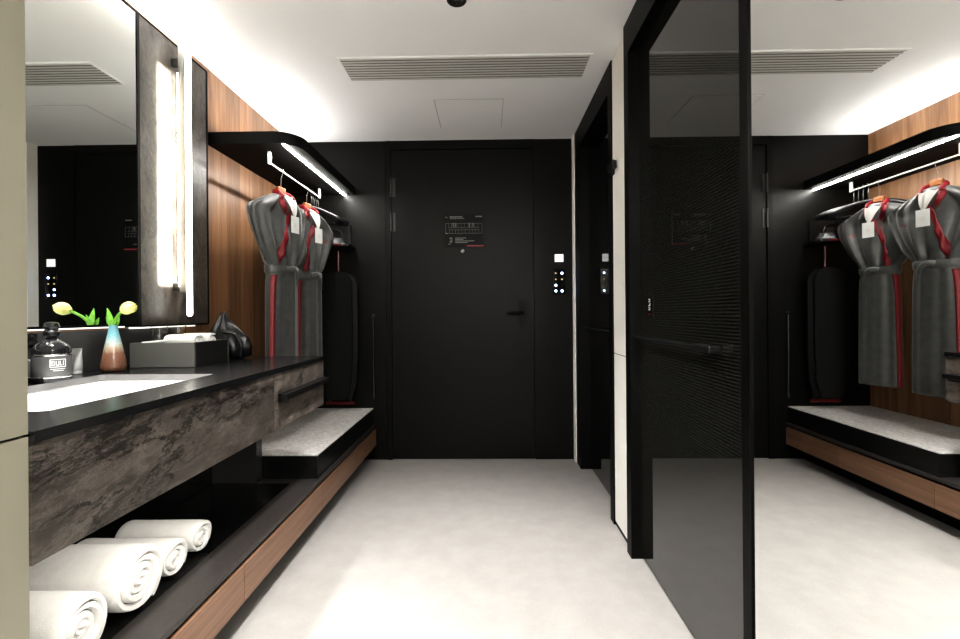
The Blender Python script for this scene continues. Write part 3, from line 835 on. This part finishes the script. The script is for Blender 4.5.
# ------------------------------------------------------------------ towels
def towel_roll(x_end, y, r, length, z, name, label, group, turns=4.2, yaw=0, squash=.96, mat='towel', cat='towel', ph=0.0):
    """rolled towel, axis along X, open end toward +X"""
    root_bm = bmesh.new()
    th = r/(turns+.35)
    # spiral outer and inner edge
    pts_o, pts_i = [], []
    n = int(turns*26)
    for i in range(n+1):
        t = i/n; a = ph + turns*2*PI*t
        rr_ = r - th*turns*t*1.0
        wob = 1+.02*math.sin(3*a+ph)
        pts_o.append((rr_*wob*math.cos(a), rr_*wob*math.sin(a)))
        ri = max(.001, rr_-th*.93)
        pts_i.append((ri*wob*math.cos(a), ri*wob*math.sin(a)))
    L = [0, .012, .03, .25, .5, .75, 1-.03/length if length > .1 else .97, 1]
    xs = [0, .006, .02] + [length*k/8 for k in range(1, 8)] + [length-.02, length-.006, length]
    rows_o, rows_i = [], []
    for j, xx in enumerate(xs):
        e = .0
        if j in (0, len(xs)-1): e = th*.22
        elif j in (1, len(xs)-2): e = th*.06
        ro, ri = [], []
        for (po, pi_), k in zip(zip(pts_o, pts_i), range(n+1)):
            o = Vector((po[0], po[1])); q = Vector((pi_[0], pi_[1])); m = (o-q)
            ml = max(m.length, 1e-5); o2 = o-m/ml*min(e, ml*.4); q2 = q+m/ml*min(e, ml*.4)
            jit = .0035*math.sin(k*.35+ph*2)*(1 if j < 3 else .3)
            for lst, p in ((ro, o2), (ri, q2)):
                sag = 1+.012*math.sin(xx*22+k*.12+ph)
                lst.append(root_bm.verts.new((x_end-xx+jit, y+p.x*sag, z+r*squash+p.y*squash*sag)))
        rows_o.append(ro); rows_i.append(ri)
    for rows in (rows_o, rows_i):
        for a, b in zip(rows, rows[1:]):
            for k in range(n): root_bm.faces.new((a[k], a[k+1], b[k+1], b[k]))
    for j in (0, len(xs)-1):
        for k in range(n): root_bm.faces.new((rows_o[j][k], rows_i[j][k], rows_i[j][k+1], rows_o[j][k+1]))
    for k in (0, n):
        for j in range(len(xs)-1): root_bm.faces.new((rows_o[j][k], rows_o[j+1][k], rows_i[j+1][k], rows_i[j][k]))
    if yaw:
        bmesh.ops.rotate(root_bm, verts=list(root_bm.verts), cent=(x_end, y, z), matrix=Matrix.Rotation(yaw, 3, 'Z'))
    o = link(name, root_bm, M[mat], smooth='auto', origin=(x_end-length/2, y, z))
    tag(o, label, cat, group)
    return o
G1 = 'rolled white towels on the low shelf'
Z0 = .2705
towel_roll(-.965, 1.050, .088, .33, Z0, 'rolled_towel', 'thick rolled white towel nearest the pale wall edge on the low shelf', G1, ph=-1.9)
towel_roll(-.966, 1.236, .097, .33, Z0, 'rolled_towel', 'largest rolled white towel, second from the pale wall edge', G1, ph=-1.0)
towel_roll(-.985, 1.402, .064, .31, Z0, 'rolled_towel', 'small rolled white towel between the largest roll and the last roll', G1, turns=3.3, ph=-.7)
towel_roll(-.995, 1.548, .060, .27, Z0, 'rolled_towel', 'small rolled white towel farthest along the shelf toward the bench', G1, turns=3.3, ph=-.6)

# ------------------------------------------------------------------ counter things
TY0, TY1, TX0, TX1, TH = 1.705, 1.94, -1.372, -1.122, .094
tr = empty('amenity_tray', (-1.23, 1.82, VZ), 'dark grey open box tray holding small towels and tumblers', 'tray')
zt = VZ+.001
bm = bmesh.new(); box(bm, TX0, TX1, TY0, TY0+.010, zt, zt+TH); link('front_side', bm, M['tray'], tr, bevel=.001)
bm = bmesh.new(); box(bm, TX0, TX1, TY1-.010, TY1, zt, zt+TH); link('back_side', bm, M['tray'], tr, bevel=.001)
bm = bmesh.new(); box(bm, TX1-.010, TX1, TY0+.0105, TY1-.0105, zt, zt+TH); link('end_side', bm, M['tray_dark'], tr, bevel=.001)
bm = bmesh.new(); box(bm, TX0, TX0+.010, TY0+.0105, TY1-.0105, zt, zt+TH); link('end_side', bm, M['tray_dark'], tr, bevel=.001)
bm = bmesh.new(); box(bm, TX0+.0105, TX1-.0105, TY0+.0105, TY1-.0105, zt, zt+.070); link('insert', bm, M['tray_dark'], tr)
zi = zt+.0705
G2 = 'small rolled towels in the tray'
towel_roll(-1.142, 1.765, .029, .125, zi, 'rolled_face_towel', 'small rolled white face towel at the near side of the tray', G2, turns=2.3, ph=.5)
towel_roll(-1.136, 1.850, .029, .125, zi, 'rolled_face_towel', 'small rolled white face towel at the middle of the tray', G2, turns=2.3, ph=1.2)
for (gx, gy, lb) in ((-1.325, 1.80, 'clear glass tumbler in the tray next to the mirror'), (-1.308, 1.885, 'clear glass tumbler in the tray behind the face towels')):
    bm = bmesh.new(); z = zi
    lathe(bm, [(.026, z), (.0285, z+.03), (.030, z+.085), (.0285, z+.085), (.027, z+.03), (.024, z+.008), (.002, z+.007)], gx, gy, 28, cap=False)
    bm.faces.new(bm.verts[:28][::-1]) if False else None
    bm.verts.ensure_lookup_table(); bm.faces.new([bm.verts[i] for i in range(27, -1, -1)])
    bm.faces.new([bm.verts[i] for i in range(6*28, 7*28)])
    o = link('glass_tumbler', bm, M['glass'], smooth='auto', origin=(gx, gy, z)); tag(o, lb, 'glass', 'tumblers in the tray')
tb = empty('wrapped_toothbrush', (-1.31, 1.74, zi), 'slim white wrapped toothbrush lying across the near edge of the tray', 'toothbrush')
bm = bmesh.new(); tube(bm, [(-1.345, 1.735, zi+.021), (-1.235, 1.75, zi+.031)], .0055, 8, flat=1.4); link('sleeve', bm, M['paper'], tb, smooth='auto')

# black bag with loop handle
bg = empty('drawstring_bag', (-1.22, 2.06, VZ), 'glossy black crumpled bag with a cord loop beside the tray', 'bag')
bm = bmesh.new(); rings = []
prf = [(.050, 0, 0, 0), (.080, .012, 0, 0), (.086, .05, 0, 0), (.080, .09, -.004, 0), (.066, .12, -.012, 0), (.050, .145, -.020, 0), (.030, .165, -.026, 0), (.018, .182, -.028, 0), (.010, .205, -.030, 0)]
for j, (r, z, dx, dy) in enumerate(prf):
    rings.append([bm.verts.new((-1.190+dx+r*1.05*math.cos(a)*(1+.13*math.sin(5*a+j*.5)+.06*math.sin(9*a+j)), 2.065+dy+r*.72*math.sin(a)*(1+.12*math.sin(5*a+j*.5)), VZ+.001+z+(.010*math.sin(4*a) if j > 5 else .004*math.sin(3*a+j) if j > 1 else 0))) for a in [2*PI*k/40 for k in range(40)]])
for a, b in zip(rings, rings[1:]):
    for k in range(40): bm.faces.new((a[k], a[(k+1) % 40], b[(k+1) % 40], b[k]))
bm.faces.new(rings[0][::-1]); bm.faces.new(rings[-1])
link('pouch', bm, M['bag'], bg, smooth=True)
bm = bmesh.new(); tube(bm, spline([(-1.18, 1.995, VZ+.125), (-1.125, 1.985, VZ+.115), (-1.095, 1.985, VZ+.07), (-1.10, 1.988, VZ+.012)], 8), .007, 8); link('cord', bm, M['bag'], bg, smooth=True)

# bottles
def bottle(x, y, s, label, group, text=True):
    root = empty('amenity_bottle', (x, y, VZ), label, 'bottle', group)
    z = VZ+.001
    bm = bmesh.new(); lathe(bm, [(.046*s, z), (.053*s, z+.004), (.054*s, z+.012), (.054*s, z+.110*s), (.053*s, z+.117*s), (.044*s, z+.131*s), (.026*s, z+.145*s), (.016*s, z+.153*s), (.016*s, z+.157*s)], x, y, 40)
    link('body', bm, M['bottle'], root, smooth='auto')
    bm = bmesh.new(); lathe(bm, [(.015*s, z+.1575*s), (.022*s, z+.162*s), (.024*s, z+.176*s), (.018*s, z+.186*s), (.023*s, z+.194*s), (.019*s, z+.208*s), (.004, z+.212*s)], x, y, 14)
    link('stopper', bm, M['black_plastic'], root, smooth='auto')
    for za, zb, m in ((.016, .021, 'chrome'), (.093, .099, 'chrome')):
        bm = bmesh.new(); lathe(bm, [(.0545*s, z+za*s), (.0552*s, z+(za+.001)*s), (.0552*s, z+(zb-.001)*s), (.0545*s, z+zb*s)], x, y, 40, cap=False); link('band', bm, M[m], root, smooth='auto')
    bm = bmesh.new(); lathe(bm, [(.0543*s, z+.022*s), (.0546*s, z+.023*s), (.0546*s, z+.091*s), (.0543*s, z+.092*s)], x, y, 40, cap=False); lb = link('label', bm, M['bottle_label'], root, smooth='auto')
    if text:
        # white frame with block letters, wrapped on the side that faces the room
        a_c = math.atan2(-y, -x) + .30; R_ = .0549*s
        bm = bmesh.new()
        def pr(u0, u1, v0, v1):
            n = 4
            lo = []; hi = []
            for k in range(n+1):
                a = a_c + (u0+(u1-u0)*k/n)/R_
                lo.append(bm.verts.new((x+R_*math.cos(a), y+R_*math.sin(a), z+v0))); hi.append(bm.verts.new((x+R_*math.cos(a), y+R_*math.sin(a), z+v1)))
            for k in range(n): bm.faces.new((lo[k], lo[k+1], hi[k+1], hi[k]))
        w2 = .019; v0, v1 = .046, .070
        pr(-w2, w2, v0, v0+.0018); pr(-w2, w2, v1-.0018, v1); pr(-w2, -w2+.002, v0, v1); pr(w2-.002, w2, v0, v1)
        # letters D U L I as strokes
        b0, b1 = v0+.005, v1-.005; u = -w2+.004; sw_ = .0018
        for ch in 'DULI':
            if ch == 'D': pr(u, u+sw_, b0, b1); pr(u, u+.006, b1-.002, b1); pr(u, u+.006, b0, b0+.002); pr(u+.005, u+.005+sw_, b0+.002, b1-.002); u += .0092
            elif ch == 'U': pr(u, u+sw_, b0, b1); pr(u, u+.0075, b0, b0+.002); pr(u+.0055, u+.0055+sw_, b0, b1); u += .0092
            elif ch == 'L': pr(u, u+sw_, b0, b1); pr(u, u+.006, b0, b0+.002); u += .0082
            else: pr(u, u+sw_, b0, b1); u += .005
        pr(-.018, .018, v0-.006, v0-.0045); pr(-.012, .014, v0-.011, v0-.0095)
        link('lettering', bm, M['paper'], lb)
bottle(-1.328, 1.352, .86, 'round black bottle with a dark stopper and framed white lettering by the sink', 'bath bottles by the sink')
bottle(-1.412, 1.372, .70, 'dark bottle half hidden by the pale wall edge beside the lettered bottle', 'bath bottles by the sink', False)

tu = empty('lotion_tube', (-1.420, 1.535, VZ), 'small pale grey lotion tube standing on its cap beside the vase', 'tube')
bm = bmesh.new(); x, y, z = -1.420, 1.535, VZ+.001; rings = []
for r, zz, sq in ((.015, .012, 1), (.0165, .016, 1), (.0175, .04, .85), (.0195, .07, .35), (.021, .082, .08), (.021, .088, .06)):
    rings.append([bm.verts.new((x+r*math.cos(a)*.9, y+r*sq*math.sin(a), z+zz)) for a in [2*PI*k/24 for k in range(24)]])
for a, b in zip(rings, rings[1:]):
    for k in range(24): bm.faces.new((a[k], a[(k+1) % 24], b[(k+1) % 24], b[k]))
bm.faces.new(rings[0][::-1]); bm.faces.new(rings[-1])
link('body', bm, M['tubewhite'], tu, smooth='auto')
bm = bmesh.new(); lathe(bm, [(.0135, z), (.0145, z+.001), (.0145, z+.0115), (.013, z+.012)], x, y, 20); link('cap', bm, M['tubewhite'], tu, smooth='auto')

# vase and tulip
vx, vy = -1.346, 1.60
va = link('vase', bmesh.new(), M['vase']); bpy.data.objects.remove(va)
bm = bmesh.new()
lathe(bm, [(.031, VZ+.001), (.035, VZ+.003), (.038, VZ+.010), (.0385, VZ+.022), (.0355, VZ+.045), (.0295, VZ+.075), (.0235, VZ+.105), (.018, VZ+.132), (.0140, VZ+.155), (.0130, VZ+.167), (.0112, VZ+.167), (.0105, VZ+.150), (.008, VZ+.140)], vx, vy, 40)
va = link('vase', bm, M['vase'], smooth='auto', origin=(vx, vy, VZ)); tag(va, 'tapered vase glazed blue over rusty brown beside the sink', 'vase')
tl = empty('tulip', (vx, vy, VZ+.16), 'yellow tulip with bright green leaves leaning out of the glazed vase', 'flower')
fx, fy, fz = -1.274, 1.575, 1.127
bm = bmesh.new(); tube(bm, spline([(vx, vy, VZ+.143), (vx+.004, vy-.002, VZ+.175), (vx+.025, vy-.010, VZ+.200), (fx-.018, fy+.004, fz-.010)], 6), .0048, 8)
link('stem', bm, M['green'], tl, smooth=True)
# bloom: six cupped petals, axis pointing right and slightly up
ax = Vector((.93, -.12, .35)).normalized(); s1 = ax.orthogonal().normalized(); s2 = ax.cross(s1)
base = Vector((fx-.022, fy+.003, fz-.012))
for k in range(6):
    bm = bmesh.new(); a0 = k*PI/3; ro = .0225 if k % 2 else .020; rows = []
    for i in range(9):
        t = i/8; rad = ro*math.sin(PI*min(1, .08+t*.86))**.6*(1 if t < .7 else 1-.35*(t-.7)/.3); wd = .62*math.sin(PI*(.10+.86*t))**.7+.02
        rows.append([bm.verts.new(base+ax*(.060*t)+(s1*math.cos(a0+wd*w_)+s2*math.sin(a0+wd*w_))*rad) for w_ in (-1, -.5, 0, .5, 1)])
    for a, b in zip(rows, rows[1:]):
        for q in range(4): bm.faces.new((a[q], a[q+1], b[q+1], b[q]))
    link('petal', bm, M['yellow'], tl, smooth=True)
for (dx, dy, h, lean) in ((-.012, -.004, .078, -.012), (.006, .004, .055, .016), (-.02, .004, .045, -.02)):
    bm = bmesh.new(); rows = []
    for i in range(9):
        t = i/8; w_ = .0125*math.sin(PI*(.12+.86*t))
        c = Vector((vx+dx*min(1, t*2)*.5+lean*t*t, vy+dy, VZ+.150+h*t))
        rows.append([bm.verts.new(c+Vector((-w_, .0, 0))), bm.verts.new(c+Vector((0, -.003, 0))), bm.verts.new(c+Vector((w_, .0, 0)))])
    for a, b in zip(rows, rows[1:]):
        for q in range(2): bm.faces.new((a[q], a[q+1], b[q+1], b[q]))
    link('leaf', bm, M['green'], tl, smooth=True)

# ------------------------------------------------------------------ lights (lamps beside the light strips, plus an added unseen fill)
def area(name, loc, rot, sx_, sy_, e, col=(1, .95, .87)):
    l = bpy.data.lights.new(name, 'AREA'); l.shape = 'RECTANGLE'; l.size = sx_; l.size_y = sy_; l.energy = e; l.color = col
    o = bpy.data.objects.new(name, l); C.objects.link(o); o.location = loc; o.rotation_euler = rot; return o
area('shelf_uplight', (XL+.14, 2.85, 2.075), (PI, 0, 0), .08, .9, 2.0, (1, .985, .965))
area('cabinet_uplight', (XL+.06, 1.5, 2.326), (PI, 0, 0), .05, 1.3, 4.0, (1, .985, .965))
area('under_vanity_light', (VF-.03, 1.2, .655), (0, math.radians(18), 0), .02, .8, 1.1)
gl = area('lamp_back_beam', (-1.345, 1.938, 1.70), (0, math.radians(90), 0), .94, .105, 5.5, (1, .96, .86)); gl.data.spread = math.radians(45)
area('added_fill_light', (-.1, -1.1, H-.02), (0, 0, 0), .9, .6, 40, (1, .99, .975))  # unseen fill lamp added behind the camera to lift walls and ceiling

# ------------------------------------------------------------------ world, camera, look
wd = bpy.data.worlds.new('world'); bpy.context.scene.world = wd; wd.use_nodes = True
wd.node_tree.nodes['Background'].inputs[0].default_value = (.02, .02, .02, 1)
cam = bpy.data.cameras.new('camera'); co = bpy.data.objects.new('camera', cam); C.objects.link(co)
cam.sensor_width = 36; cam.lens = 16.875; cam.clip_start = .02; cam.shift_y = -.00625
Mx = Matrix.Rotation(math.radians(.89), 4, 'Z') @ Matrix.Rotation(math.radians(90), 4, 'X') @ Matrix.Rotation(math.radians(-.45), 4, 'Z')
co.matrix_world = Matrix.Translation((0, 0, 1.096)) @ Mx
bpy.context.scene.camera = co
sc = bpy.context.scene
sc.view_settings.view_transform = 'Standard'
try: sc.view_settings.look = 'Medium High Contrast'
except Exception: pass
sc.view_settings.exposure = 1.12
sc.cycles.use_denoising = True
sc.cycles.max_bounces = 12
sc.cycles.sample_clamp_indirect = 6
